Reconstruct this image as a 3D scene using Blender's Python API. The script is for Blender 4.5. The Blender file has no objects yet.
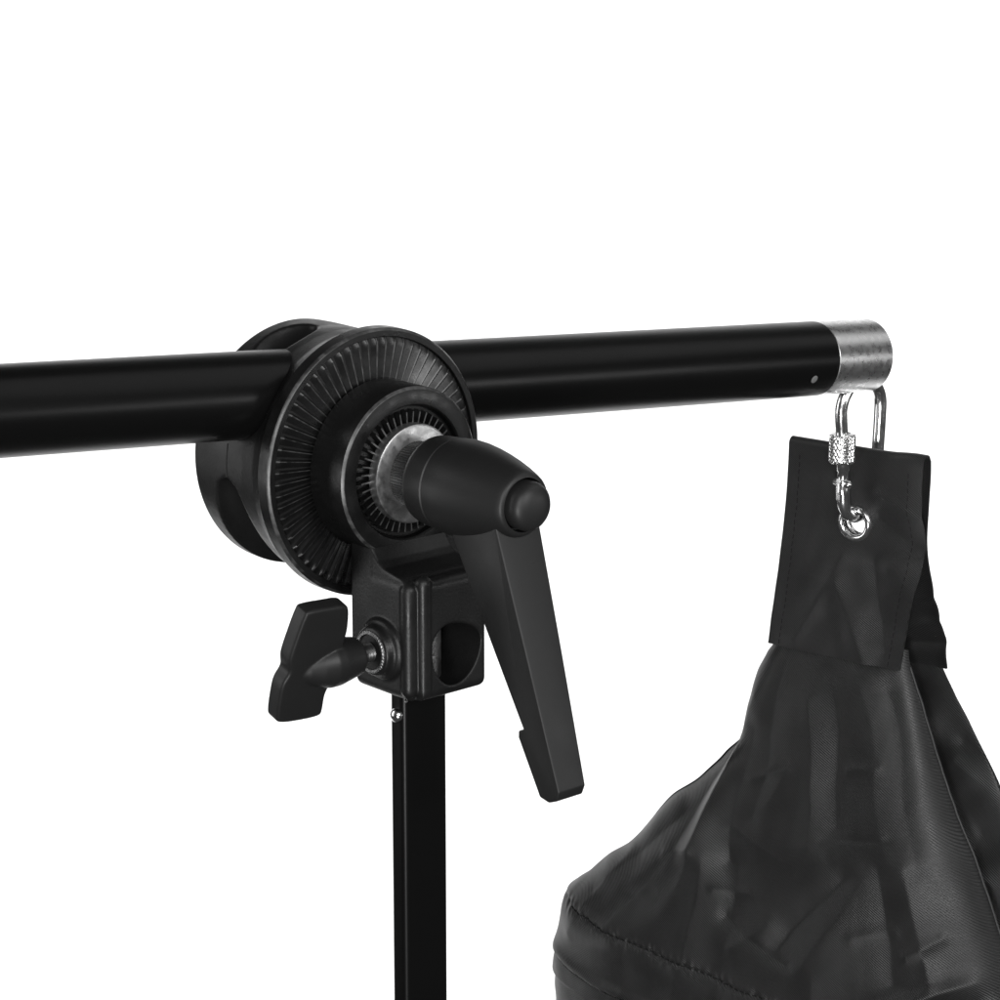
import bpy, bmesh, math, random
from mathutils import Vector, Matrix, noise
random.seed(4)
PI = math.pi
sc = bpy.context.scene
COL = sc.collection
MM = 0.001
D2R = math.radians

# ------------------------------------------------------------------ materials
def mat(name):
    m = bpy.data.materials.new(name); m.use_nodes = True
    nt = m.node_tree
    b = nt.nodes['Principled BSDF']
    return m, nt, b

def noise_bump(nt, b, scale, strength, dist, detail=3, coord='Object', stretch=None, rough=None, rough_amp=0.0, rough_scale=None):
    tc = nt.nodes.new('ShaderNodeTexCoord')
    src = tc.outputs[coord]
    if stretch:
        mp = nt.nodes.new('ShaderNodeMapping'); mp.inputs['Scale'].default_value = stretch
        nt.links.new(src, mp.inputs['Vector']); src = mp.outputs[0]
    n = nt.nodes.new('ShaderNodeTexNoise'); n.inputs['Scale'].default_value = scale; n.inputs['Detail'].default_value = detail
    nt.links.new(src, n.inputs['Vector'])
    bp = nt.nodes.new('ShaderNodeBump'); bp.inputs['Strength'].default_value = strength; bp.inputs['Distance'].default_value = dist
    nt.links.new(n.outputs['Fac'], bp.inputs['Height'])
    nt.links.new(bp.outputs[0], b.inputs['Normal'])
    if rough is not None:
        n2 = nt.nodes.new('ShaderNodeTexNoise'); n2.inputs['Scale'].default_value = rough_scale or scale * 0.2; n2.inputs['Detail'].default_value = 4
        nt.links.new(tc.outputs['Object'], n2.inputs['Vector'])
        mr = nt.nodes.new('ShaderNodeMapRange')
        mr.inputs['From Min'].default_value = 0.3; mr.inputs['From Max'].default_value = 0.7
        mr.inputs['To Min'].default_value = rough - rough_amp; mr.inputs['To Max'].default_value = rough + rough_amp
        nt.links.new(n2.outputs['Fac'], mr.inputs['Value'])
        nt.links.new(mr.outputs[0], b.inputs['Roughness'])
    return bp

def simple(name, col, rough, metal=0.0, spec=0.5, bump=None):
    m, nt, b = mat(name)
    b.inputs['Base Color'].default_value = (col, col, col, 1)
    b.inputs['Roughness'].default_value = rough
    b.inputs['Metallic'].default_value = metal
    b.inputs['Specular IOR Level'].default_value = spec
    if bump: noise_bump(nt, b, **bump)
    return m

M = {}
M['tube'] = simple('black_anodised', 0.004, 0.3, spec=0.2, bump=dict(scale=900, strength=0.06, dist=0.0001, rough=0.3, rough_amp=0.02, rough_scale=40))
M['cast'] = simple('black_cast', 0.009, 0.46, spec=0.42, bump=dict(scale=1200, strength=0.3, dist=0.0002, rough=0.42, rough_amp=0.08, rough_scale=120))
M['rosette'] = simple('black_rosette', 0.0055, 0.36, spec=0.42, bump=dict(scale=1800, strength=0.2, dist=0.00015, rough=0.36, rough_amp=0.1, rough_scale=200))
M['plastic'] = simple('black_plastic', 0.013, 0.48, spec=0.45, bump=dict(scale=2200, strength=0.18, dist=0.0001, rough=0.48, rough_amp=0.05, rough_scale=70))
m, nt, b = mat('scuffed_highlight_edge')
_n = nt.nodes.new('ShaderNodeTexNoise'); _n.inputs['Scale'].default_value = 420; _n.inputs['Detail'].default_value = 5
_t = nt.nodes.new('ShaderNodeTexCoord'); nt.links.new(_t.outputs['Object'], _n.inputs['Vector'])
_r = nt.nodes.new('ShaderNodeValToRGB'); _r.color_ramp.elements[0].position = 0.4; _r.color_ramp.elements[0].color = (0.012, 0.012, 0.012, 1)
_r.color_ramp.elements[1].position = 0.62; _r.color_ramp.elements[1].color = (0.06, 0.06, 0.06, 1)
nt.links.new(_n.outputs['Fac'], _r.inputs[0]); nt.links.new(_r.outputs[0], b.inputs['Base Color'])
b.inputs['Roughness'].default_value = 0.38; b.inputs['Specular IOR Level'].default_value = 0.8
M['scuffed_highlight'] = m  # edge wear, with bright edge highlights painted in as lighter grey
def scuff_highlight(o, lo, hi):
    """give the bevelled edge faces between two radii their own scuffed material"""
    o.data.materials.append(M['scuffed_highlight'])
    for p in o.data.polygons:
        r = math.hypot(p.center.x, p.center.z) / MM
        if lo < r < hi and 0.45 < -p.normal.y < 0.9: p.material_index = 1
M['dark_steel'] = simple('dark_steel', 0.12, 0.35, metal=0.9)
M['washer'] = simple('zinc_washer', 0.56, 0.42, metal=1.0, bump=dict(scale=3000, strength=0.2, dist=0.0001, rough=0.4, rough_amp=0.08, rough_scale=500))
M['chrome'] = simple('chrome', 0.8, 0.2, metal=1.0, bump=dict(scale=300, strength=0.2, dist=0.0004, rough=0.2, rough_amp=0.06, rough_scale=300))
M['knurl'] = simple('knurled_steel', 0.75, 0.22, metal=1.0)
M['rivet'] = simple('rivet_grey', 0.22, 0.5, metal=0.3)
M['spigot'] = simple('spigot_zinc', 0.35, 0.45, metal=1.0, bump=dict(scale=1200, strength=0.5, dist=0.0003, rough=0.45, rough_amp=0.1))
M['thread'] = simple('stitch_thread', 0.011, 0.8, spec=0.2)
M['backdrop'] = simple('white_paper', 0.86, 0.95, spec=0.1)

# brushed end sleeve: fine rings around the tube axis plus smudges
m, nt, b = mat('brushed_aluminium')
b.inputs['Base Color'].default_value = (0.78, 0.78, 0.78, 1)
b.inputs['Metallic'].default_value = 1.0
noise_bump(nt, b, scale=1.0, strength=0.12, dist=0.00006, detail=4, stretch=(250, 2600, 2600), rough=0.3, rough_amp=0.06, rough_scale=500)
M['alu'] = m

# twill satin
def fabric(name, base, rough, ang=-0.95, period=0.68):
    m, nt, b = mat(name)
    L = nt.links
    uv = nt.nodes.new('ShaderNodeUVMap'); uv.uv_map = 'UVMap'
    mp = nt.nodes.new('ShaderNodeMapping'); mp.inputs['Rotation'].default_value = (0, 0, ang)
    L.new(uv.outputs[0], mp.inputs['Vector'])
    w = nt.nodes.new('ShaderNodeTexWave'); w.wave_type = 'BANDS'; w.bands_direction = 'X'
    w.inputs['Scale'].default_value = 2 * PI / period / 20.0
    w.inputs['Distortion'].default_value = 0.6; w.inputs['Detail'].default_value = 1; w.inputs['Detail Scale'].default_value = 2
    L.new(mp.outputs[0], w.inputs['Vector'])
    n = nt.nodes.new('ShaderNodeTexNoise'); n.inputs['Scale'].default_value = 2.2; n.inputs['Detail'].default_value = 3
    L.new(uv.outputs[0], n.inputs['Vector'])
    n2 = nt.nodes.new('ShaderNodeTexNoise'); n2.inputs['Scale'].default_value = 0.06; n2.inputs['Detail'].default_value = 4
    L.new(uv.outputs[0], n2.inputs['Vector'])
    cr = nt.nodes.new('ShaderNodeMapRange')
    cr.inputs['To Min'].default_value = base * 0.35; cr.inputs['To Max'].default_value = base * 1.75
    L.new(w.outputs['Fac'], cr.inputs['Value'])
    cc = nt.nodes.new('ShaderNodeCombineColor')
    for k in range(3): L.new(cr.outputs[0], cc.inputs[k])
    L.new(cc.outputs[0], b.inputs['Base Color'])
    mr = nt.nodes.new('ShaderNodeMapRange'); mr.inputs['From Min'].default_value = 0.35; mr.inputs['From Max'].default_value = 0.65
    mr.inputs['To Min'].default_value = rough - 0.05; mr.inputs['To Max'].default_value = rough + 0.06
    L.new(n2.outputs['Fac'], mr.inputs['Value']); L.new(mr.outputs[0], b.inputs['Roughness'])
    b1 = nt.nodes.new('ShaderNodeBump'); b1.inputs['Strength'].default_value = 0.8; b1.inputs['Distance'].default_value = 0.00013
    L.new(w.outputs['Fac'], b1.inputs['Height'])
    b2 = nt.nodes.new('ShaderNodeBump'); b2.inputs['Strength'].default_value = 0.25; b2.inputs['Distance'].default_value = 0.0002
    L.new(n.outputs['Fac'], b2.inputs['Height']); L.new(b1.outputs[0], b2.inputs['Normal'])
    L.new(b2.outputs[0], b.inputs['Normal'])
    b.inputs['Specular IOR Level'].default_value = 0.55
    b.inputs['Sheen Weight'].default_value = 0.05; b.inputs['Sheen Roughness'].default_value = 0.5
    return m
M['satin'] = fabric('black_satin_twill', 0.0082, 0.43)
M['strap'] = fabric('black_strap_twill', 0.0098, 0.45, ang=-0.95, period=0.62)

# ------------------------------------------------------------------ helpers (all shapes are given in millimetres, world axes)
def tag(o, label, cat, group=None, kind=None):
    if label: o['label'] = label
    if cat: o['category'] = cat
    if group: o['group'] = group
    if kind: o['kind'] = kind
def thing(name, loc, label, cat):
    o = bpy.data.objects.new(name, None); COL.objects.link(o)
    o.location = Vector(loc) * MM; o.empty_display_size = 0.02
    o['origin_mm'] = list(loc)
    tag(o, label, cat); return o
def origin_of(o):
    while o.parent: o = o.parent
    return Vector(o['origin_mm'])

def bake(bm, mods=()):
    """mods: list of (type, dict); shape in mm. Returns a plain mesh."""
    me = bpy.data.meshes.new('tmp'); bm.normal_update(); bm.to_mesh(me); bm.free()
    if not mods: return me
    o = bpy.data.objects.new('tmp', me); COL.objects.link(o)
    trash = [o]
    for t, kw in mods:
        md = o.modifiers.new(t, t)
        for k, v in kw.items():
            if k == 'cutter':
                cm = bpy.data.meshes.new('tmpc'); v.normal_update(); v.to_mesh(cm)
                c = bpy.data.objects.new('tmpc', cm); COL.objects.link(c); trash.append(c)
                md.object = c; md.operation = 'DIFFERENCE'; md.solver = 'EXACT'
            else: setattr(md, k, v)
    bpy.context.view_layer.update()
    dg = bpy.context.evaluated_depsgraph_get()
    r = bpy.data.meshes.new_from_object(o.evaluated_get(dg))
    for x in trash:
        d = x.data; bpy.data.objects.remove(x); bpy.data.meshes.remove(d)
    return r

def put(name, shape, mt, parent, mods=(), smooth=30, label=None):
    me = shape if isinstance(shape, bpy.types.Mesh) else bake(shape, mods)
    me.name = name
    og = origin_of(parent) if parent else Vector((0, 0, 0))
    me.transform(Matrix.Diagonal((MM, MM, MM, 1)) @ Matrix.Translation(-og))
    me.materials.clear(); me.materials.append(mt)
    if smooth:
        me.polygons.foreach_set('use_smooth', [True] * len(me.polygons))
        if smooth < 180: me.set_sharp_from_angle(angle=D2R(smooth))
    me.update()
    o = bpy.data.objects.new(name, me); COL.objects.link(o)
    if parent: o.parent = parent
    if label: o['label'] = label
    return o

def frame(axis, upv=(0, 0, 1)):
    a = Vector(axis).normalized(); u = Vector(upv)
    if abs(a.dot(u)) > 0.95: u = Vector((1, 0, 0))
    x = u.cross(a).normalized(); y = a.cross(x)
    return x, y, a

def add_lathe(bm, prof, org, axis, seg=96, close=False, rmod=None):
    """prof: list of (distance along axis, radius)."""
    x, y, a = frame(axis); org = Vector(org)
    rings = []
    for (d, r) in prof:
        if r < 1e-6: rings.append([bm.verts.new(org + a * d)]); continue
        rg = []
        for i in range(seg):
            t = 2 * PI * i / seg
            rr = r * (rmod(t, d) if rmod else 1)
            rg.append(bm.verts.new(org + a * d + x * (rr * math.cos(t)) + y * (rr * math.sin(t))))
        rings.append(rg)
    pairs = list(zip(rings[:-1], rings[1:]))
    if close: pairs.append((rings[-1], rings[0]))
    for A, B in pairs:
        for i in range(seg):
            j = (i + 1) % seg
            if len(A) == 1 and len(B) == 1: continue
            if len(A) == 1: bm.faces.new((A[0], B[j], B[i]))
            elif len(B) == 1: bm.faces.new((A[i], A[j], B[0]))
            else: bm.faces.new((A[i], A[j], B[j], B[i]))
    bmesh.ops.recalc_face_normals(bm, faces=bm.faces)
    return bm
def lathe(prof, org, axis, **k): return add_lathe(bmesh.new(), prof, org, axis, **k)

def add_prism(bm, pts, n0, n1):
    """pts: list of 3D points of an outline; n0, n1 offset vectors of the two caps."""
    A = [bm.verts.new(Vector(p) + Vector(n0)) for p in pts]
    B = [bm.verts.new(Vector(p) + Vector(n1)) for p in pts]
    bm.faces.new(A); bm.faces.new(list(reversed(B)))
    n = len(pts)
    for i in range(n):
        j = (i + 1) % n
        bm.faces.new((A[i], B[i], B[j], A[j]))
    bmesh.ops.recalc_face_normals(bm, faces=bm.faces)
    return bm
def add_box(bm, x0, x1, y0, y1, z0, z1):
    return add_prism(bm, [(x0, y0, z0), (x1, y0, z0), (x1, y1, z0), (x0, y1, z0)], (0, 0, 0), (0, 0, z1 - z0))
def add_sweep(bm, path, rad, seg=24, caps=True):
    """tube along a path of points; rad a number or one per point."""
    P = [Vector(p) for p in path]; n = len(P); rings = []
    t0 = (P[1] - P[0]).normalized(); x, y, _ = frame(t0)
    for i in range(n):
        t = (P[min(i + 1, n - 1)] - P[max(i - 1, 0)]).normalized()
        x = (x - t * x.dot(t)).normalized(); y = t.cross(x)
        r = rad[i] if isinstance(rad, (list, tuple)) else rad
        rings.append([bm.verts.new(P[i] + x * (r * math.cos(2 * PI * k / seg)) + y * (r * math.sin(2 * PI * k / seg))) for k in range(seg)])
    for A, B in zip(rings[:-1], rings[1:]):
        for i in range(seg):
            j = (i + 1) % seg
            bm.faces.new((A[i], A[j], B[j], B[i]))
    if caps:
        bm.faces.new(list(reversed(rings[0]))); bm.faces.new(rings[-1])
    bmesh.ops.recalc_face_normals(bm, faces=bm.faces)
    return bm
def add_ball(bm, c, r, u=20, v=12, sx=1, sy=1, sz=1):
    bmesh.ops.create_uvsphere(bm, u_segments=u, v_segments=v, radius=r, matrix=Matrix.Translation(Vector(c)) @ Matrix.Diagonal((sx, sy, sz, 1)))
    return bm
def lerp_table(tab, x):
    if x <= tab[0][0]: return tab[0][1]
    for (a, b), (c, d) in zip(tab[:-1], tab[1:]):
        if x <= c: return b + (d - b) * (x - a) / (c - a)
    return tab[-1][1]
def smooth_table(tab, n=8):
    """resample a table with a monotone-friendly cubic so outlines have no corners"""
    X = [a for a, _ in tab]; Y = [b for _, b in tab]; N_ = len(tab); m = []
    for i in range(N_):
        lo, hi = max(0, i - 1), min(N_ - 1, i + 1)
        m.append((Y[hi] - Y[lo]) / (X[hi] - X[lo]) * 0.9)
    out = []
    for i in range(N_ - 1):
        h_ = X[i + 1] - X[i]
        for k in range(n):
            t = k / n; t2, t3 = t * t, t * t * t
            out.append((X[i] + h_ * t, (2*t3-3*t2+1)*Y[i] + (t3-2*t2+t)*h_*m[i] + (-2*t3+3*t2)*Y[i+1] + (t3-t2)*h_*m[i+1]))
    out.append(tab[-1]); return out
def sstep(a, b, x):
    t = max(0, min(1, (x - a) / (b - a))); return t * t * (3 - 2 * t)
REMESH = lambda v, it=4: [('REMESH', dict(mode='VOXEL', voxel_size=v)), ('SMOOTH', dict(factor=0.5, iterations=it))]

FRONT = Vector((0, -1, 0))        # pivot axis, towards the photographer's right

# ------------------------------------------------------------------ boom tube
TY, TZ, TS = 18.0, 18.1, -0.0964
BOOM = Vector((1, 0, TS)).normalized()
def boom_pt(x): return Vector((x, TY, TZ + TS * x))
R_T = 12.5
def boom_d(x): return x / BOOM.x
boom = thing('boom_tube', boom_pt(0), 'long black round boom tube running across the picture with a bare silver end', 'boom tube')
bm = bmesh.new()
o0 = boom_pt(0)
add_lathe(bm, [(boom_d(-620), R_T - 1.2), (boom_d(-620), R_T), (boom_d(204.6) - 0.25, R_T), (boom_d(204.6), R_T - 0.25), (boom_d(204.6), R_T - 1.2)], o0, BOOM, seg=128, close=True)
put('tube_body', bm, M['tube'], boom)
# silver end sleeve, hollow, with a hole in its underside for the link
bm = bmesh.new()
e0, e1 = boom_d(204.62), boom_d(231.5)
add_lathe(bm, [(e0, R_T - 1.3), (e0, R_T - 0.35), (e0 + 0.3, R_T - 0.12), (e1 - 0.5, R_T - 0.12), (e1, R_T - 0.5), (e1, R_T - 1.0), (e1 - 0.3, R_T - 1.3)], o0, BOOM, seg=128, close=True)
cut = bmesh.new(); add_lathe(cut, [(-8, 0), (-8, 3.3), (8, 3.3), (8, 0)], boom_pt(221.4) + Vector((0, 0, -R_T)), (0, 0, 1), seg=40)
put('end_sleeve', bm, M['alu'], boom, [('BOOLEAN', dict(cutter=cut))])
# small round rivet near the sleeve
rp = boom_pt(193.7); rd = Vector((0, -0.78, -0.62)); rd.z = rd.z; rd = (rd - BOOM * rd.dot(BOOM)).normalized()
# point seen at (818,372)
def tube_pt(x, ang):
    pz = Vector((-TS, 0, 1)).normalized()
    return boom_pt(x) + Vector((0, -1, 0)) * (R_T * math.cos(ang)) + pz * (R_T * math.sin(ang)), (Vector((0, -1, 0)) * math.cos(ang) + pz * math.sin(ang))
p, nrm = tube_pt(193.5, D2R(-22))
put('rivet', lathe([(-0.4, 0), (-0.4, 1.4), (0.02, 1.4), (0.16, 1.1), (0.2, 0)], p, nrm, seg=24), M['rivet'], boom)

# ------------------------------------------------------------------ boom pivot head
head = thing('boom_pivot_head', (0, 0, 0), 'black cast pivot clamp with toothed disc, silver washer and long locking lever', 'pivot clamp')
# tube holder: thick cast drum behind the toothed disc
bm = lathe([(-38.2, 0), (-38.2, 33.4), (-37.6, 35.2), (-36.2, 36.1), (-30, 36.3), (-14, 36.3), (-8, 36.8), (-4.5, 38.0), (-2.8, 38.9), (0.9, 38.9), (0.9, 0)], (0, 0, 0), FRONT, seg=200)
cut = bmesh.new()
# tube bore
add_lathe(cut, [(-80, 0), (-80, R_T - 0.5), (80, R_T - 0.5), (80, 0)], o0, BOOM, seg=96)
def drum_pt(r, deg, y): return Vector((r * math.cos(D2R(deg)), y, r * math.sin(D2R(deg))))
# cast pockets round the drum
def pocket(cutb, r, y, a0, a1, ra, rb, squash=1.0):
    pts, rr = [], []
    N = 28
    for i in range(N + 1):
        t = i / N; a = a0 + (a1 - a0) * t
        e = math.sin(PI * min(1, max(0, t))) ** 0.35 if 0 < t < 1 else 0.02
        pts.append(drum_pt(r, a, y)); rr.append(max(0.3, (ra + (rb - ra) * t) * e))
    add_sweep(cutb, pts, rr, seg=28)
mods = [('BOOLEAN', dict(cutter=cut))]
pcs = []
for args in ((36.5, 21.5, 184, 290, 8.5, 11.5), (38.5, 24.5, 91, 128, 6.8, 6.8), (37.5, 21.5, 15, -40, 7, 9)):
    pc = bmesh.new(); pocket(pc, *args); pcs.append(pc); mods.append(('BOOLEAN', dict(cutter=pc)))
put('tube_holder', bm, M['cast'], head, mods + REMESH(0.36, 14), smooth=180)
# split line of the drum
bm = bmesh.new()
add_sweep(bm, [drum_pt(36.25, a, 21.0) for a in [168.5 + i for i in range(0, 16)]], 0.35, seg=10)
put('split_seam', bm, M['cast'], head)

# toothed disc: flange rim and radial saw teeth
NT = 66
def toothed_ring(r_in, r_out, y0, h, n, sub=10, rows=10, sharp=0.75):
    bm = bmesh.new(); grid = []
    for j in range(rows + 1):
        r = r_in + (r_out - r_in) * j / rows
        ramp = sstep(0, 0.12, j / rows) * (1 - sstep(0.9, 1, j / rows))
        rg = []
        for i in range(n * sub):
            f = (i % sub) / sub
            s = f / sharp if f < sharp else (1 - f) / (1 - sharp)
            t = 2 * PI * i / (n * sub)
            y = y0 + 0.2 - ramp * h * s - 0.15 * (j in (0, rows))
            rg.append(bm.verts.new((r * math.cos(t), y, r * math.sin(t))))
        grid.append(rg)
    for A, B in zip(grid[:-1], grid[1:]):
        for i in range(len(A)):
            j = (i + 1) % len(A)
            bm.faces.new((A[i], A[j], B[j], B[i]))
    back = [[bm.verts.new((v.co.x, y0 + 1.6, v.co.z)) for v in rg] for rg in (grid[0], grid[-1])]
    for A, B in ((grid[0], back[0]), (grid[-1], back[1]), (back[0], back[1])):
        for i in range(len(A)):
            j = (i + 1) % len(A)
            bm.faces.new((A[i], A[j], B[j], B[i]))
    bmesh.ops.recalc_face_normals(bm, faces=bm.faces)
    return bm
disc = put('toothed_disc', toothed_ring(22.0, 36.4, -0.9, 1.05, NT, sharp=0.2), M['rosette'], head, smooth=25)
disc.data.materials.append(M['scuffed_highlight'])
for k_, p in enumerate(disc.data.polygons):      # rubbed crests of the teeth, lightened as painted ridge highlights
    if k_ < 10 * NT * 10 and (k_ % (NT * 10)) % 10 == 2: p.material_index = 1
scuff_highlight(put('disc_rim', lathe([(0.2, 36.3), (1.7, 36.4), (1.9, 36.6), (1.9, 38.15), (1.8, 38.35), (1.35, 38.8), (1.15, 38.95), (-2.6, 39.0), (-3.2, 38.6), (-3.2, 36.3)], (0, 0, 0), FRONT, seg=256, close=True), M['rosette'], head, smooth=20), 38, 39)

# smaller hub in front, its recessed face with radial fins
bm = lathe([(1.9, 0), (1.9, 24.0), (2.4, 24.5), (16.0, 24.6), (16.2, 24.55), (16.8, 23.95), (16.9, 23.75), (16.8, 19.6), (16.3, 19.2), (14.6, 18.9), (14.4, 18.6), (14.4, 0)], (0, 0, 0), FRONT, seg=200)
NF = 44
for i in range(NF):
    t = 2 * PI * (i + 0.3) / NF
    rad = Vector((math.cos(t), 0, math.sin(t))); tan = Vector((-math.sin(t), 0, math.cos(t)))
    r0, r1, w = 11.5, 17.9, 0.42
    P = lambda r, ww, y: rad * r + tan * ww + Vector((0, y, 0))
    v = [bm.verts.new(P(r, ww, y)) for (r, ww, y) in
         [(r0, -w * 1.5, -14.3), (r1, -w * 1.5, -14.3), (r1, w * 1.5, -14.3), (r0, w * 1.5, -14.3),
          (r0, -w * .55, -16.4), (r1 - 0.5, -w * .55, -16.4), (r1 - 0.5, w * .55, -16.4), (r0, w * .55, -16.4)]]
    for f in ((4, 5, 6, 7), (0, 1, 5, 4), (1, 2, 6, 5), (2, 3, 7, 6), (3, 0, 4, 7)):
        bm.faces.new([v[k] for k in f])
bmesh.ops.recalc_face_normals(bm, faces=bm.faces)
scuff_highlight(put('finned_hub', bm, M['rosette'], head, smooth=28), 23, 25)
for p in bpy.data.objects['finned_hub'].data.polygons:      # worn tops of the fins, lightened to paint their lit edges
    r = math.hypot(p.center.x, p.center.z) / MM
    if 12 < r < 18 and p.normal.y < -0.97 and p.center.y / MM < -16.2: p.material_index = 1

# washer and knurled shaft
put('washer', lathe([(15.5, 8.5), (15.5, 13.9), (15.9, 14.25), (18.6, 14.3), (19.0, 14.1), (19.2, 13.6), (19.2, 8.3)], (0, 0, 0), FRONT, seg=160, close=True), M['washer'], head, smooth=35)
bm = lathe([(18.2, 0), (18.2, 8.6), (19.4, 9.2), (27.5, 9.2), (27.9, 8.6), (30, 8), (30, 0)], (0, 0, 0), FRONT, seg=432,
           rmod=lambda t, d: 1.0 if d < 18.5 or d > 27.8 else (1.0 + 0.022 * (1 if int(t / (2 * PI) * 144) % 2 else 0)))
M['collar'] = simple('blackened_steel', 0.045, 0.4, metal=0.8)
put('knurled_collar', bm, M['collar'], head, smooth=25)

# lever: bullet knob + arm + push button
lever = put('lever_knob', lathe([(27.3, 0), (27.3, 11.4), (28.1, 12.5), (29.3, 12.8), (36.3, 13.3), (36.6, 12.95), (37.0, 12.95), (37.3, 13.5), (40, 13.75), (44, 13.65), (48, 13.2), (52, 12.5), (56, 11.6), (60, 10.5), (63, 9.5), (64.4, 8.95), (65.1, 8.3), (65.2, 7.6), (64.0, 7.35), (60, 7.3), (60, 0)], (0, 0, 0), FRONT, seg=160), M['plastic'], head, smooth=40)
put('push_button', lathe([(60.2, 0), (60.2, 6.85), (67.0, 6.85), (68.2, 6.5), (69.1, 5.7), (69.8, 4.4), (70.2, 2.8), (70.35, 1.4), (70.4, 0)], (0, 0, 0), FRONT, seg=96), M['plastic'], lever, smooth=60)
prof = [(-40.5, -4), (-61.5, -4), (-62.6, -7.5), (-73.6, -41.5), (-84.6, -76.2), (-83.6, -78.9), (-80.2, -80.3), (-76.6, -79.6), (-75.6, -77.6), (-68.5, -64.2), (-68.6, -62.3), (-70.7, -61.4), (-56.0, -35.0), (-42.5, -9.5)]
bm = bmesh.new()
hw = lambda z: 7.9 + (z + 5) / 73.0 * 3.0
A = [bm.verts.new((-hw(z), y, z)) for y, z in prof]; B = [bm.verts.new((hw(z), y, z)) for y, z in prof]
bm.faces.new(A); bm.faces.new(list(reversed(B)))
for i in range(len(prof)):
    j = (i + 1) % len(prof); bm.faces.new((A[i], B[i], B[j], A[j]))
bmesh.ops.recalc_face_normals(bm, faces=bm.faces)
put('lever_arm', bm, M['plastic'], head, [('BEVEL', dict(width=0.5, segments=3, limit_method='ANGLE', angle_limit=D2R(20)))], smooth=50)

# clamp block with neck, ribs, boss, side hole
bm = bmesh.new()
add_box(bm, -14.5, 13.2, -35, -8, -61.6, -26.6)
bmesh.ops.bevel(bm, geom=list(bm.edges), offset=2.4, segments=4, profile=0.5, affect='EDGES')
nk = [(-14.5, -58), (-14.5, -19.6), (12, -19.6), (17.5, -9.5), (28, -11), (29, -26), (22, -30), (13.2, -28.5), (13.2, -58)]
add_prism(bm, [(x, -8, z) for x, z in nk], (0, 0.5, 0), (0, -8.6, 0))
# dished shoulder from the neck down to the block's top edge
sh = [(-8, -40), (-16.3, -40), (-31.5, -40), (-31.6, -27.4), (-29.6, -26.0), (-25.5, -25.3), (-22.0, -24.6), (-19.2, -23.0), (-17.4, -20.6), (-16.6, -19.4), (-8, -19.4)]
add_prism(bm, [(-14.3, y, z) for y, z in sh], (0, 0, 0), (27.3, 0, 0))
cut = bmesh.new()
def smooth_loop(P, n=6):
    out = []; N_ = len(P)
    for i in range(N_):
        p0, p1, p2, p3 = (Vector(P[(i + k) % N_]) for k in (-1, 0, 1, 2))
        for k in range(n):
            t = k / n
            out.append(0.5 * ((2 * p1) + (p2 - p0) * t + (2 * p0 - 5 * p1 + 4 * p2 - p3) * t * t + (3 * p1 - p0 - 3 * p2 + p3) * t ** 3))
    return out
hole = [(-7.6, -48.0), (-6.6, -43.6), (-2.6, -40.6), (3.0, -41.0), (8.4, -43.4), (10.6, -47.6), (8.4, -54.0), (3.6, -58.0), (-1.6, -58.2), (-6.0, -54.0)]
add_prism(cut, smooth_loop([(x, -40, z) for x, z in hole]), (0, 0, 0), (0, 26.5, 0))
cutn = bmesh.new(); add_box(cutn, -15.9, -10.9, -36.9, -31.6, -70, -10)    # notch along the near corner between the two ribs
cutb = bmesh.new(); add_box(cutb, -9.8, 7.1, -24.8, -18.1, -80, -59.8)
cut2 = bmesh.new(); add_lathe(cut2, [(-6, 0), (-6, 5.2), (8, 5.2), (8, 0)], (-15.5, -21.5, -48), (-1, 0, 0), seg=40)
me = bake(bm, [('REMESH', dict(mode='VOXEL', voxel_size=0.35)), ('BOOLEAN', dict(cutter=cut)), ('BOOLEAN', dict(cutter=cutn))])
b2 = bmesh.new(); b2.from_mesh(me)
def capsule(bmx, x, y, z0, z1, r):
    add_lathe(bmx, [(z0 - r, 0)] + [(z0 - r * math.cos(t), r * math.sin(t)) for t in [i * PI / 12 for i in range(1, 7)]] + [(z1 + r * math.sin(t), r * math.cos(t)) for t in [i * PI / 12 for i in range(0, 6)]] + [(z1 + r, 0)], (x, y, 0), (0, 0, 1), seg=28)
capsule(b2, -12.7, -30.9, -58.2, -29.4, 2.5)
capsule(b2, -9.2, -33.0, -58.6, -27.6, 2.45)
# boss on the side for the thumb screw
add_lathe(b2, [(-4, 0), (-4, 9.2), (0.6, 9.0), (1.4, 8.6), (1.9, 7.6), (2.6, 7.3), (3.8, 7.1), (4.3, 6.6), (4.3, 0)], (-14.5, -21.5, -48), (-1, 0, 0), seg=72)
block = put('clamp_block', b2, M['cast'], head, REMESH(0.27, 12), smooth=180)
cut.free(); cut2.free(); cutn.free(); cutb.free()
# threaded insert ring, thumb screw
A0 = Vector((-18.8, -21.5, -48))
bm = lathe([(-1.5, 2.9), (-1.5, 6.1), (0.35, 6.1), (0.6, 5.8), (0.6, 5.2), (-0.3, 4.9), (-0.3, 2.9)], A0, (-1, 0, 0), seg=120, close=True,
           rmod=lambda t, d: 1.0 if d < 0.2 else 1.0 + 0.02 * math.sin(t * 40))
put('threaded_insert', bm, M['spigot'], head, smooth=35)
th = []
for i in range(0, 22):
    d = -6 + i * 0.5; th.append((d, 2.85 if i % 2 else 2.3))
put('screw', lathe([(-6, 0)] + th + [(5, 0)], A0, (-1, 0, 0), seg=40), M['dark_steel'], head, smooth=20)
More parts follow.
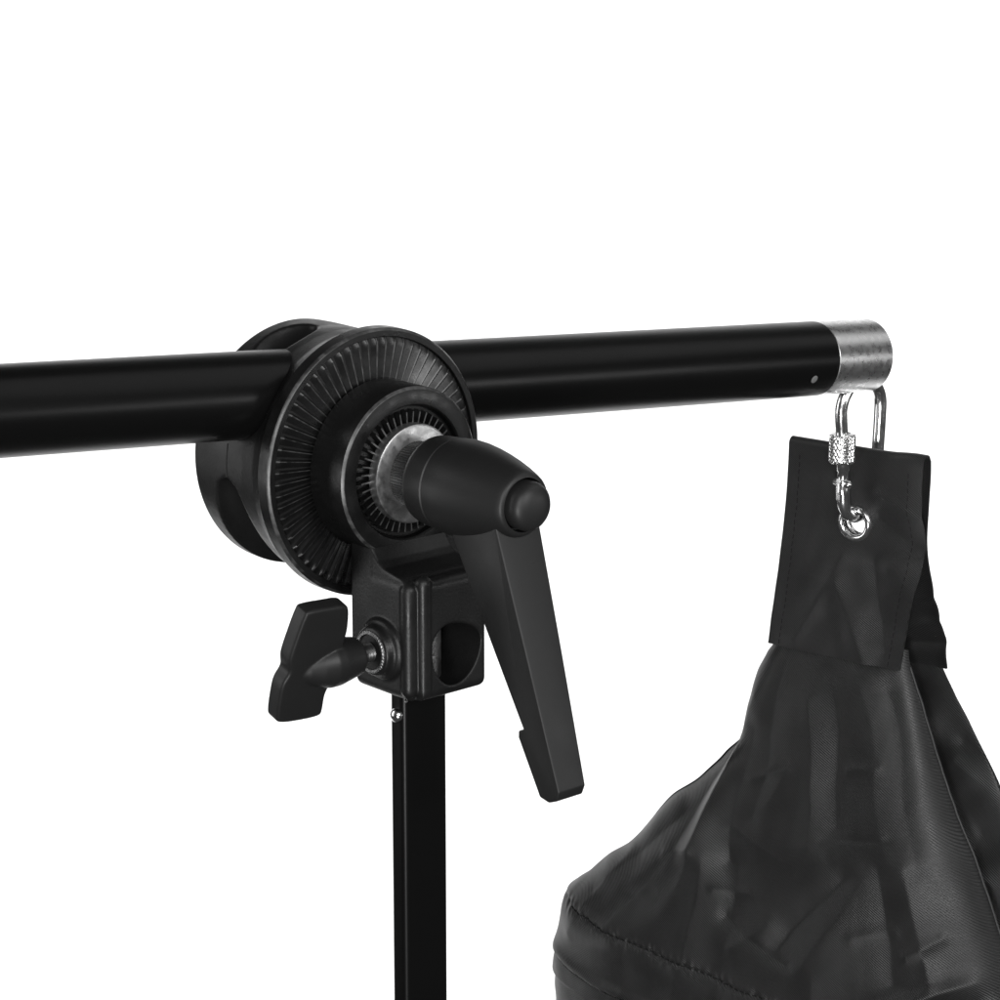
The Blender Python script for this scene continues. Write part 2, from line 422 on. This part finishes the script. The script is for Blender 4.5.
# wing knob
tt = D2R(20); W = Vector((0, -math.sin(tt), math.cos(tt))); NN = Vector((0, -math.cos(tt), -math.sin(tt)))
A1 = Vector((0, -21.5, -48))
wing = [(-47.6, 21.8), (-39.9, 21.4), (-35.6, 21.0), (-33.6, 19.4), (-32.2, 12.5), (-32.3, 6.9), (-31.1, 3.5), (-30.0, -3.5), (-33.0, -5.0), (-34.6, -8.8), (-34.3, -14.6), (-35.4, -16.3), (-42.4, -16.1), (-49.0, -15.0), (-50.6, -12.9), (-51.4, -5.2), (-51.2, -1.3), (-49.9, 2.0), (-50.9, 6.5), (-50.3, 12.9), (-49.1, 20.2)]
bm = bmesh.new()
add_prism(bm, smooth_loop([A1 + Vector((x, 0, 0)) + W * w for x, w in wing], 4), NN * 2.7, NN * -2.7)
bmesh.ops.bevel(bm, geom=[e for e in bm.edges if len(e.link_faces) == 2 and e.calc_face_angle() > 1.0], offset=0.8, segments=4, profile=0.5, affect='EDGES')
add_lathe(bm, [(24.0, 0), (24.0, 5.0), (24.6, 5.5), (28, 6.2), (32, 7.0), (35, 7.0), (39, 5.8), (43, 4.0), (47, 1.5), (47, 0)], A1, (-1, 0, 0), seg=48)
put('wing_knob', bm, M['plastic'], head, REMESH(0.25, 16), smooth=180)

# ------------------------------------------------------------------ stand post
post = thing('stand_post', (-1.5, -21.3, -62), 'upright black flat sided metal post under the pivot clamp', 'stand post')
def rrect(x0, x1, y0, y1, r, z, n=6):
    P = []
    for cx, cy, a0 in ((x1 - r, y1 - r, 0), (x0 + r, y1 - r, 90), (x0 + r, y0 + r, 180), (x1 - r, y0 + r, 270)):
        for i in range(n + 1):
            a = D2R(a0 + 90 * i / n); P.append((cx + r * math.cos(a), cy + r * math.sin(a), z))
    return P
bm = bmesh.new(); add_prism(bm, rrect(-9.6, 7.0, -24.7, -17.8, 2.1, -1290), (0, 0, 0), (0, 0, 1290 - 59))
put('post_tube', bm, M['tube'], post, smooth=35)
put('spring_button', lathe([(-0.5, 0), (-0.5, 2.1), (0.5, 2.1), (1.1, 1.8), (1.5, 1.2), (1.7, 0.5), (1.72, 0)], (-9.6, -21.6, -68.8), (-1, 0, 0), seg=40), M['chrome'], post)
put('spigot', lathe([(-62, 0), (-62, 6.3), (-38, 6.3), (-37, 5.4), (-37, 0)], (-1.2, -21.5, 0), (0, 0, 1), seg=64), M['spigot'], post)
bm = bmesh.new()
for (dx, dz) in ((0, 0), (0.9, -1.1), (0.2, -2.0), (4.5, 0.2), (6.5, 0.1)):
    add_ball(bm, (-9.0 + dx, -24.75, -62.2 + dz), 0.55, 10, 8, 1, 0.35, 0.8)
put('bare_metal_chips', bm, M['spigot'], post)

# ------------------------------------------------------------------ screw-lock link
link = thing('screw_link', (230.5, 18, -12.7), 'small chrome quick link with knurled nut looped through the silver boom end', 'quick link')
LX, LR = 229.6, 10.0
path = []
zt, zb = -22.5, -53.6
def leg_x(z, side):
    t = sstep(-22, -54, z)
    return (LX - LR + 2.4 * t) if side < 0 else (LX + LR - 1.2 * t)
for i in range(29):     # top arc from front leg over to back leg
    a = PI - PI * i / 28
    path.append((LX + LR * math.cos(a), TY, zt + LR * math.sin(a)))
for i in range(1, 16):
    z = zt + (zb - zt) * i / 16; path.append((leg_x(z, 1), TY, z))
cx = (leg_x(zb, -1) + leg_x(zb, 1)) / 2; rr_ = (leg_x(zb, 1) - leg_x(zb, -1)) / 2
for i in range(29):
    a = 0 - PI * i / 28
    path.append((cx + rr_ * math.cos(a), TY, zb + rr_ * 0.88 * math.sin(a)))
path.append((leg_x(-51, -1), TY, -51)); path.append((leg_x(-48.5, -1), TY, -48.5))
# the gap in the front leg is closed by the nut
bm = bmesh.new(); add_sweep(bm, [(LX - LR + k, TY, z) for k, z in ((1.05, -34), (0.9, -31), (0.5, -28), (0.12, -25))] + path, 2.2, seg=32)
put('bow', bm, M['chrome'], link, smooth=60)
NX = LX - LR + 1.15
bm = bmesh.new()
add_lathe(bm, [(-51, 0), (-51, 2.3), (-47.5, 2.3), (-46.8, 1.9), (-43.5, 1.9), (-43, 2.25), (-38, 2.25), (-38, 0)], (NX + 0.7, TY, 0), (0, 0, 1), seg=40)
for s in (-1, 1):
    add_lathe(bm, [(0, 0), (0, 1.5), (3.0, 1.5), (3.6, 1.2), (3.9, 0.6), (4.0, 0)], (NX + 0.7, TY, -47.8), (0, s, 0.12), seg=24)
add_box(bm, NX - 1.55, NX + 0.9, TY - 0.8, TY + 0.8, -53.2, -45.8)
put('gate_pin', bm, M['chrome'], link, smooth=40)
# knurled nut: diamond knurl
bm = bmesh.new(); seg, rows = 240, 80; rg = []
z0, z1 = -40.2, -30.0
for j in range(rows + 1):
    v = j / rows; z = z0 + (z1 - z0) * v
    env = min(1, sstep(0, 0.07, v), 1 - sstep(0.93, 1, v))
    row = []
    for i in range(seg):
        t = 2 * PI * i / seg
        k = 20
        a = (t * k / (2 * PI) + v * 4.6) % 1; b_ = (t * k / (2 * PI) - v * 4.6) % 1
        kn = min(abs(a - .5), abs(b_ - .5)) * 2
        r = 4.0 + env * (0.2 + 0.34 * min(1, kn * 1.6))
        row.append(bm.verts.new((NX + r * math.cos(t), TY + r * math.sin(t), z)))
    rg.append(row)
for A, B in zip(rg[:-1], rg[1:]):
    for i in range(seg): bm.faces.new((A[i], A[(i + 1) % seg], B[(i + 1) % seg], B[i]))
def ring_in(row, r, dz):
    return [bm.verts.new((NX + r * math.cos(2 * PI * i / seg), TY + r * math.sin(2 * PI * i / seg), row[0].co.z + dz)) for i in range(seg)]
top = ring_in(rg[-1], 2.6, 0.2); top2 = ring_in(rg[-1], 2.3, -1.5); bot = ring_in(rg[0], 2.3, -0.2)
for A, B in ((rg[-1], top), (top, top2), (bot, rg[0])):
    for i in range(seg): bm.faces.new((A[i], A[(i + 1) % seg], B[(i + 1) % seg], B[i]))
bmesh.ops.recalc_face_normals(bm, faces=bm.faces)
put('knurled_nut', bm, M['knurl'], link, smooth=22)

# ------------------------------------------------------------------ sandbag
AZ = D2R(12)
U = Vector((math.sin(AZ), -math.cos(AZ), 0)); N = Vector((-math.cos(AZ), -math.sin(AZ), 0)); H = Vector((0, 0, 1))
G = Vector((228.45, 18.0, -62.91))
bag = thing('sandbag', G, 'black satin sandbag with a folded strap hanging from the chrome link at the right', 'sandbag')
def BP(u, h, n): return G + U * u + H * h + N * n

def ridge(u, h, a, b, w, amp, taper=1.0):
    w = w * 1.35
    ax, ay = a; bx, by = b
    dx, dy = bx - ax, by - ay; L2 = dx * dx + dy * dy
    t = ((u - ax) * dx + (h - ay) * dy) / L2
    e = 1.0
    if t < 0: e = math.exp(-(t * t) * L2 / (w * w * 4)); t = 0
    elif t > 1: e = math.exp(-((t - 1) ** 2) * L2 / (w * w * 4)); t = 1
    px, py = ax + dx * t, ay + dy * t
    d = ((u - px) * dy - (h - py) * dx) / math.sqrt(L2) if 0 < t < 1 else math.hypot(u - px, h - py)
    d = abs(d)
    return amp * e * (0.45 * math.exp(-(d / w) ** 2) + 0.55 * math.exp(-(math.sqrt(d * d + 0.36) - 0.6) / (w * 0.62)))

# strap: one folded band, front flap down, over the fold, rear flap down
front_L = [(-50, -33.2), (-35, -31.3), (-20, -29.6), (0, -27.9), (12, -27.3), (25.6, -26.8)]
front_R = [(-50, 20.1), (-40, 21.2), (-30, 22.6), (-22, 24.0), (-14, 26.0), (-6, 26.9), (0, 26.6), (8, 25.4), (16, 24.9), (25.6, 25.2)]
rear_L = [(-55, -34), (0, -26.5), (25.6, -26.6)]
rear_R = [(-55, 28.5), (-45, 27.4), (-28, 26.4), (-5, 25.1), (12, 25.4), (20, 25.6), (25.6, 25.4)]
NC = 90
front_L, front_R, rear_L, rear_R = (smooth_table(t) for t in (front_L, front_R, rear_L, rear_R))
def strap_noise(u, h, seed):
    return 0.55 * noise.noise((u * 0.05, h * 0.06, seed)) + 0.25 * noise.noise((u * 0.13, h * 0.12, seed + 5))
def front_n(u, h):
    lo = sstep(5, -50, h)
    v = 0.0 + 1.2 * lo + strap_noise(u, h, 1.3) * 1.6 * (0.35 + lo)
    k = math.exp(-(u * u + h * h) / 90.0)
    v = v * (1 - k)
    v += ridge(u, h, (-4, -12), (-22, -46), 4, 1.1) + ridge(u, h, (8, -14), (14, -44), 4, -1.2) + ridge(u, h, (10, 12), (25, 6), 3, 1.1) + ridge(u, h, (9, 3), (24, -6), 3.5, -1.3) + ridge(u, h, (-14, 14), (-20, -20), 5, 0.8) + ridge(u, h, (-6, -22), (6, -48), 3, 0.9)
    v += ridge(u, h, (14, -14), (26, -8), 2.5, 0.7)
    # right edge curls back towards the rear flap in the upper half
    e = max(0, (u - 15) / 11.5)
    v -= e * e * 1.2 * sstep(-30, 10, h)
    # hem ridge along both sides
    return v
def rear_n(u, h):
    lo = sstep(0, -50, h)
    v = -3.8 - 1.6 * sstep(10, 25, u) - 13.0 * lo ** 1.15 + strap_noise(u, h, 8.1) * 2.0 * lo
    v -= ridge(u, h, (14, -38), (30, -33), 2.5, -1.6) + ridge(u, h, (14, -27), (30, -24), 2.5, -1.3) + ridge(u, h, (12, -44), (30, -42), 2.0, 1.2)
    return v
def strap_center(j, i):
    """j along the band (0 front hem .. 1 rear hem), i across; returns u,h,n"""
    s = i / NC
    hf0, htop, hr0 = -49.2, 24.6, -52.0
    if j <= 0.47:
        t = j / 0.47; h = hf0 + (htop - hf0) * t
        a, b = lerp_table(front_L, h), lerp_table(front_R, h)
        u = a + (b - a) * s
        return u, h, front_n(u, h)
    if j >= 0.53:
        t = (j - 0.53) / 0.47; h = htop + (hr0 - htop) * t
        a, b = lerp_table(rear_L, h), lerp_table(rear_R, h)
        u = a + (b - a) * s
        return u, h, rear_n(u, h)
    t = (j - 0.47) / 0.06
    a, b = lerp_table(front_L, htop), lerp_table(front_R, htop)
    u = a + (b - a) * s
    nf, nr = front_n(u, htop), rear_n(u, htop)
    c, r = (nf + nr) / 2, (nf - nr) / 2
    return u, htop + abs(r) * 0.9 * math.sin(PI * t) , c + r * math.cos(PI * t)
js = [0.47 * k / 90 for k in range(90)] + [0.47 + 0.06 * k / 14 for k in range(15)] + [0.53 + 0.47 * k / 90 for k in range(1, 91)]
def closed_sheet(rows, thick, uvs=None):
    """rows: grid of 3D points; gives it real thickness (centre sheet offset both ways)."""
    nr, nc = len(rows), len(rows[0])
    bm = bmesh.new(); uvl = bm.loops.layers.uv.new('UVMap')
    nor = [[None] * nc for _ in range(nr)]
    for j in range(nr):
        for i in range(nc):
            du = rows[j][min(i + 1, nc - 1)] - rows[j][max(i - 1, 0)]
            dv = rows[min(j + 1, nr - 1)][i] - rows[max(j - 1, 0)][i]
            nor[j][i] = du.cross(dv).normalized()
    A = [[bm.verts.new(rows[j][i] + nor[j][i] * thick / 2) for i in range(nc)] for j in range(nr)]
    B = [[bm.verts.new(rows[j][i] - nor[j][i] * thick / 2) for i in range(nc)] for j in range(nr)]
    def face(vs, uvc):
        f = bm.faces.new(vs)
        for l, c in zip(f.loops, uvc): l[uvl].uv = c
    for j in range(nr - 1):
        for i in range(nc - 1):
            c = [uvs[j][i], uvs[j][i + 1], uvs[j + 1][i + 1], uvs[j + 1][i]]
            face((A[j][i], A[j][i + 1], A[j + 1][i + 1], A[j + 1][i]), c)
            face((B[j + 1][i], B[j + 1][i + 1], B[j][i + 1], B[j][i]), c[::-1])
    for j in range(nr - 1):
        for i in (0, nc - 1):
            c = [uvs[j][i]] * 4; face((A[j][i], A[j + 1][i], B[j + 1][i], B[j][i]), c)
    for i in range(nc - 1):
        for j in (0, nr - 1):
            c = [uvs[j][i]] * 4; face((A[j][i], A[j][i + 1], B[j][i + 1], B[j][i]), c)
    bmesh.ops.recalc_face_normals(bm, faces=bm.faces)
    return bm
rows = []; uvs = []; L = 0
for j in js:
    r, q = [], []
    for i in range(NC + 1):
        u, h, n = strap_center(j, i); r.append(BP(u, h, n)); q.append((u, j * 160))
    rows.append(r); uvs.append(q)
bm = closed_sheet(rows, 0.9, uvs)
cut = bmesh.new(); add_lathe(cut, [(-12, 0), (-12, 4.6), (12, 4.6), (12, 0)], BP(0, 0, 0), N, seg=40)
strap = put('strap', bm, M['strap'], bag, [('BOOLEAN', dict(cutter=cut))], smooth=60)
cut.free()
# raised hem bands down both sides and along the bottom of the front flap are stitched: small thread stitches
def stitch_line(bm, pts, r=0.17, on=1.5, off=0.9):
    """pts: dense points on the surface."""
    acc = 0; seg = []; mode = True
    for a, b in zip(pts[:-1], pts[1:]):
        acc += (b - a).length
        if mode: seg.append(a)
        if mode and acc > on:
            seg.append(b)
            if len(seg) > 1: add_sweep(bm, seg, r, seg=6)
            seg = []; acc = 0; mode = False
        elif not mode and acc > off: acc = 0; mode = True
    return bm
for side in (0, 1):
    bm = bmesh.new(); pts = []
    for k in range(300):
        h = -48.5 + 71 * k / 299
        a, b = lerp_table(front_L, h), lerp_table(front_R, h)
        u = (a + 4.6 if side == 0 else b - 4.8) + 0.25 * noise.noise((h * 0.2, side, 0))
        pts.append(BP(u, h, front_n(u, h) + 0.45))
    stitch_line(bm, pts)
    put('stitching', bm, M['thread'], strap, smooth=60)
# eyelets in both layers
def eyelet(name, c, ax):
    prof = []
    for k in range(24):
        a = 2 * PI * k / 24
        prof.append((0.15 + 1.15 * math.sin(a), 5.35 + 1.15 * math.cos(a)))
    return put(name, lathe(prof, c, ax, seg=80, close=True), M['chrome'], strap)
eyelet('eyelet', BP(0, 0, 0.1), N)
eyelet('eyelet', BP(0, 0, rear_n(0, 0) - 0.1), -N)

# pouches --------------------------------------------------------------
fL = [(-240, -132), (-214, -130.5), (-197.5, -130.6), (-175, -125.4), (-166, -123.4), (-163.4, -122.2), (-161, -119.4), (-156, -113.4), (-148.5, -106.0), (-141, -96), (-133.8, -89.7), (-127, -84.6), (-119, -78.3), (-107.4, -64.4), (-97, -55), (-88.0, -47.0), (-80, -44.8), (-74.3, -44.0), (-62.4, -41.1), (-55, -37.6), (-50.8, -35.0), (-42, -33.0)]
fR = [(-240, 98), (-200, 84), (-170, 72), (-150.8, 63.6), (-135.8, 57.2), (-115.7, 48.6), (-99.3, 40.1), (-79.2, 31.5), (-62.3, 25.0), (-48.9, 19.6), (-42, 18.5)]
HEM = lambda u: -166.0 - 0.085 * (u + 113) - 0.00022 * (u + 113) ** 2 + 0.9 * noise.noise((u * 0.07, 3, 1)) + 0.3 * noise.noise((u * 0.4, 3, 1))
HEM2 = lambda u: HEM(u) - 23.0 + 0.6 * noise.noise((u * 0.05, 9, 1))
fL, fR = smooth_table(fL), smooth_table(fR)
def front_pouch(u0, h0, s):
    """front surface height n at (u,h); s in 0..1 across"""
    u, h = u0, h0
    d = max(0.0, -44.0 - h)
    T = -2.5 + 30.0 * (1 - math.exp(-d / 95.0))
    edge = (1 - abs(2 * s - 1) ** 4.2) ** 0.55 if 0 < s < 1 else 0
    n = -7 + (T + 7) * edge
    # pleat: the gathered centre stands proud of the left wing
    pw = 3 + 0.16 * max(0, -88 - h)
    px = lerp_table([(-175, -92), (-150, -74), (-125, -62), (-107, -55), (-97, -50), (-88, -47.0), (-60, -60)], h)
    n -= 8.5 * (1 - sstep(px - 1, px + pw, u)) * sstep(-178, -100, h) * (1 - sstep(-90, -72, h)) * edge ** 0.5
    n += 1.3 * noise.noise((u * 0.022, h * 0.016, 4.0)) * sstep(0, 0.15, s) * (1 - sstep(0.85, 1, s)) * 2
    n += 0.6 * noise.noise((u * 0.06 + h * 0.02, h * 0.022, 7.0)) * edge
    n += 0.1 * noise.noise((u * 0.16, h * 0.06, 2.0)) * edge
    R = ridge
    f = 0.0
    u = u0 + 4.0 * noise.noise((u0 * 0.03, h0 * 0.03, 21.0)) + 0.5 * noise.noise((u0 * 0.1, h0 * 0.1, 22.0))
    h = h0 + 4.0 * noise.noise((u0 * 0.03, h0 * 0.03, 31.0)) + 0.5 * noise.noise((u0 * 0.1, h0 * 0.1, 32.0))
    f += R(u, h, (-27, -54), (-30, -112), 4.5, -1.8)
    f += R(u, h, (-14, -64), (-7, -116), 4.6, 1.7)
    f += R(u, h, (-5, -58), (2, -108), 4, -1.2)
    f += R(u, h, (6, -56), (24, -116), 7, 1.4)
    f += R(u, h, (-34, -98), (-20, -92), 1.6, 0.5) + R(u, h, (4, -88), (16, -84), 1.4, 0.35) + R(u, h, (-70, -134), (-56, -128), 1.6, 0.5) + R(u, h, (-86, -152), (-70, -150), 1.5, -0.4) + R(u, h, (-46, -142), (-30, -138), 1.4, 0.45) + R(u, h, (12, -146), (28, -140), 1.5, 0.45)
    f += R(u, h, (16, -60), (34, -118), 3.5, -0.9)
    f += R(u, h, (-38, -70), (-56, -128), 4.5, 2.4)
    f += R(u, h, (-36, -80), (-40, -130), 5, -1.8)
    f += R(u, h, (-20, -92), (-26, -106), 6, 1.4)
    f += R(u, h, (-66, -118), (-104, -158), 6, -2.4)
    f += R(u, h, (-62, -128), (-90, -166), 9, 2.2)
    f += R(u, h, (-92, -142), (-114, -176), 3.2, 1.4)
    f += R(u, h, (-106, -150), (-120, -168), 2.6, -1.2)
    f += R(u, h, (-50, -130), (-58, -190), 8, 2.0)
    f += R(u, h, (-36, -132), (-40, -190), 7, -1.6)
    f += R(u, h, (-40, -117), (-12, -124), 1.3, 0.25)
    f += R(u, h, (-40, -119), (-10, -126), 1.4, -0.28)
    f += R(u, h, (-2, -113), (24, -108), 1.2, -0.25)
    f += R(u, h, (6, -128), (-16, -153), 5.5, -2.6)
    f += R(u, h, (14, -126), (-4, -158), 6.5, 1.5)
    f += R(u, h, (-20, -146), (-36, -160), 4.5, 1.3)
    f += R(u, h, (-12, -160), (-40, -150), 2.2, -1.2)
    f += R(u, h, (30, -118), (44, -156), 5, 2.2)
    f += R(u, h, (20, -122), (28, -158), 5, -1.8)
    f += R(u, h, (22, -170), (58, -154), 3.5, 2.6)
    f += R(u, h, (20, -177), (60, -163), 3.0, -2.4)
    f += R(u, h, (26, -184), (70, -172), 4, 1.8)
    f += R(u, h, (46, -138), (32, -146), 2.0, 1.2)
    f += R(u, h, (0, -165), (-10, -210), 6, 1.4)
    f += R(u, h, (-80, -172), (-84, -215), 8, 1.4)
    f += 0.2 * noise.noise((u * 0.1 + h * 0.03, h * 0.04, 40)) + 0.05 * noise.noise((u * 0.3, h * 0.15, 44))
    n += 0.8 * f * (edge ** 0.5 if edge > 0 else 0)
    u, h = u0, h0
    # stitched hem: sharp dip at the seam, overhanging tuck below the second line
    d1 = h - HEM(u)
    n -= 0.8 * math.exp(-(d1 / 0.9) ** 2) * (0.8 + 0.5 * noise.noise((u * 0.55, 0, 0)))
    n += 0.9 * math.exp(-((d1 + 5) / 5) ** 2) - (0.5 if d1 < 0 else 0) * 0
    n += 0.8 * math.exp(-(d1 / 2.6) ** 2) * noise.noise((u * 0.5, h * 0.1, 5))
    d2 = h - HEM2(u)
    n += 0.9 * math.exp(-((d2 - 1.6) / 2.0) ** 2) * edge ** 0.3 - 2.2 * math.exp(-((d2 + 1.3) / 0.8) ** 2) * edge ** 0.3 if edge > 0 else 0
    n -= 3.4 * (1 - sstep(-0.8, 0.2, d2)) * edge ** 0.3 if edge > 0 else 0
    return n
def pouch_mesh(Ltab, Rtab, nf, nb_, h0, h1, NR, NCc, inset=None):
    bm = bmesh.new(); uvl = bm.loops.layers.uv.new('UVMap')
    F, B, UVS = [], [], []
    for j in range(NR + 1):
        h = h0 + (h1 - h0) * j / NR
        a, b = lerp_table(Ltab, h), lerp_table(Rtab, h)
        if inset: a += inset(h)
        fr, br, uq = [], [], []
        for i in range(NCc + 1):
            s = i / NCc; s = 0.5 - 0.5 * math.cos(PI * s) * (0.35) - 0.5 * (1 - 2 * s) * 0.65
            u = a + (b - a) * s
            vf = bm.verts.new(BP(u, h, nf(u, h, s))); fr.append(vf)
            br.append(vf if i in (0, NCc) else bm.verts.new(BP(u, h, nb_(u, h, s))))
            uq.append((u, h))
        F.append(fr); B.append(br); UVS.append(uq)
    def face(vs, c):
        vs2, c2 = [], []
        for v, q in zip(vs, c):
            if v not in vs2: vs2.append(v); c2.append(q)
        if len(vs2) < 3: return
        f = bm.faces.new(vs2)
        for l, q in zip(f.loops, c2): l[uvl].uv = q
    for j in range(NR):
        for i in range(NCc):
            c = [UVS[j][i], UVS[j][i + 1], UVS[j + 1][i + 1], UVS[j + 1][i]]
            face((F[j][i], F[j][i + 1], F[j + 1][i + 1], F[j + 1][i]), c)
            face((B[j + 1][i], B[j + 1][i + 1], B[j][i + 1], B[j][i]), c[::-1])
    for j in (0, NR):
        for i in range(NCc):
            face((F[j][i], F[j][i + 1], B[j][i + 1], B[j][i]), [UVS[j][i]] * 4)
    bmesh.ops.recalc_face_normals(bm, faces=bm.faces)
    return bm
def front_back(u, h, s):
    e = (1 - abs(2 * s - 1) ** 2.6) ** 0.5 if 0 < s < 1 else 0
    d = max(0.0, -44.0 - h)
    return -7 - 6.0 * (1 - math.exp(-d / 60.0)) * e
def inset(h):
    return 1.8 * sstep(-198.3, -199.3, h) + 0.5 * noise.noise((h * 0.12, 1, 1))
pf = pouch_mesh(fL, fR, front_pouch, front_back, -44, -240, 420, 420, inset)
put('front_pouch', pf, M['satin'], bag, smooth=60)
# seam thread along the hem and the right edge piping
bm = bmesh.new(); pts = []
for k in range(1500):
    u = -112 + 170 * k / 1499; h = HEM(u)
    a, b = lerp_table(fL, h), lerp_table(fR, h)
    pts.append(BP(u, h, front_pouch(u, h, (u - a) / (b - a)) + 0.15))
stitch_line(bm, pts, r=0.28, on=1.8, off=0.8)
put('hem_stitching', bm, M['thread'], bag, smooth=60)
rR = [(-240, 122), (-160, 84), (-120, 65), (-91.9, 50.6), (-70.7, 38.0), (-60, 31.2), (-51.1, 26.2), (-46, 24.5)]
def rear_front(u, h, s):
    e = (1 - abs(2 * s - 1) ** 2.6) ** 0.6 if 0 < s < 1 else 0
    d = max(0.0, -48.0 - h)
    n = -18 + 5.0 * e * (1 - math.exp(-d / 60)) + (1.4 * noise.noise((u * 0.04, h * 0.035, 14.0)) + 0.8 * noise.noise((u * 0.09, h * 0.09, 16.0))) * e
    n += (ridge(u, h, (34, -84), (62, -100), 5, 2.2) + ridge(u, h, (36, -78), (60, -88), 3.5, -1.8) + ridge(u, h, (45, -110), (75, -118), 5, -2.2) + ridge(u, h, (46, -124), (78, -134), 4, 1.8)) * e
    return n
def rear_back(u, h, s):
    e = (1 - abs(2 * s - 1) ** 2.6) ** 0.5 if 0 < s < 1 else 0
    d = max(0.0, -44.0 - h)
    return -18 - 28.0 * (1 - math.exp(-d / 90.0)) * e
rL = [(h, u + 3.5) for h, u in fL]; rR = smooth_table(rR)
put('rear_pouch', pouch_mesh(rL, rR, rear_front, rear_back, -47, -240, 240, 240), M['satin'], bag, smooth=60)
# piped seam down the right edge of the front pouch
bm = bmesh.new(); path = []
for k in range(160):
    h = -50 - 150 * k / 159
    u = lerp_table(fR, h)
    path.append(BP(u - 0.1, h, -6.6 + 0.25 * noise.noise((h * 0.2, 0, 0))))
add_sweep(bm, path, 0.55, seg=10)
put('edge_piping', bm, M['strap'], bag, smooth=60)

# ------------------------------------------------------------------ white seamless backdrop
cam_p, cam_phi = D2R(14.7), D2R(48.4)
FH = Vector((math.cos(cam_phi), math.sin(cam_phi), 0)); RT = Vector((math.sin(cam_phi), -math.cos(cam_phi), 0))
bm = bmesh.new()
prof = [(950, -1330), (1500, -1330)]
for k in range(1, 13):
    a = PI / 2 * k / 12; prof.append((1500 + 900 * math.sin(a), -1330 + 900 * (1 - math.cos(a))))
prof.append((2400, 1150))
rws = []
for d, z in prof:
    rws.append([bm.verts.new(FH * d + RT * x + Vector((0, 0, z))) for x in (-1500, 1500)])
for A, B in zip(rws[:-1], rws[1:]): bm.faces.new((A[0], A[1], B[1], B[0]))
me = bpy.data.meshes.new('backdrop'); bm.normal_update(); bm.to_mesh(me); bm.free()
me.transform(Matrix.Diagonal((MM, MM, MM, 1))); me.materials.append(M['backdrop'])
me.polygons.foreach_set('use_smooth', [True] * len(me.polygons))
bd = bpy.data.objects.new('backdrop', me); COL.objects.link(bd)
bd['kind'] = 'structure'; bd['label'] = 'plain white seamless studio backdrop'

# ------------------------------------------------------------------ lights
def area(name, pos, target, size, size_y, power):
    l = bpy.data.lights.new(name, 'AREA'); l.shape = 'RECTANGLE'; l.size = size; l.size_y = size_y; l.energy = power
    o = bpy.data.objects.new(name, l); COL.objects.link(o)
    o.location = pos; o.rotation_euler = (Vector(target) - Vector(pos)).to_track_quat('-Z', 'Y').to_euler()
    return o
def P(r, f, z): return RT * r + FH * f + Vector((0, 0, z))     # metres: right, forward, up
area('backdrop_light', P(-1.5, 1.15, 0.0), P(-0.8, 2.4, -0.45), 1.0, 1.0, 39)
area('backdrop_light', P(1.5, 1.15, 0.0), P(0.8, 2.4, -0.45), 1.0, 1.0, 39)
area('softbox_left', P(-1.3, 0.0, 0.2), P(0, 0, 0), 0.5, 1.2, 5)
area('softbox_right', P(0.95, -1.0, 0.5), P(0.05, 0, -0.05), 0.5, 0.5, 8)
area('softbox_front', P(0.08, -1.5, 0.55), P(0.05, 0, -0.05), 0.45, 0.4, 8.5)
area('fill_low', P(-0.12, -1.45, -0.36), P(0.05, 0, -0.05), 0.28, 0.3, 11)  # added front fill, brightens the clamp ribs and wing knob
area('strip_right', P(1.25, -0.2, -0.03), P(0.1, 0, 0), 0.5, 0.14, 1.2)
area('fill_high', P(1.0, 0.25, 0.95), P(0, 0, 0), 1.0, 1.0, 2.2)  # added dim fill for the end sleeve and tube to reflect

w = bpy.data.worlds.new('World'); sc.world = w; w.use_nodes = True
bg = w.node_tree.nodes['Background']; bg.inputs[0].default_value = (1, 1, 1, 1); bg.inputs[1].default_value = 0.05

# ------------------------------------------------------------------ camera
fw = FH * math.cos(cam_p) + Vector((0, 0, -math.sin(cam_p))); up = RT.cross(fw)
cd = bpy.data.cameras.new('Camera'); cam = bpy.data.objects.new('Camera', cd); COL.objects.link(cam)
cam.matrix_world = Matrix(((RT.x, up.x, -fw.x, -0.52596), (RT.y, up.y, -fw.y, -0.64736), (RT.z, up.z, -fw.z, 0.20722), (0, 0, 0, 1)))
cd.sensor_width = 36; cd.lens = 108; cd.clip_start = 0.02; cd.clip_end = 50
sc.camera = cam
sc.view_settings.view_transform = 'Standard'; sc.view_settings.look = 'None'; sc.view_settings.gamma = 1
sc.view_settings.use_curve_mapping = False; sc.view_settings.exposure = 0
for o in bpy.data.objects:
    if 'origin_mm' in o: del o['origin_mm']
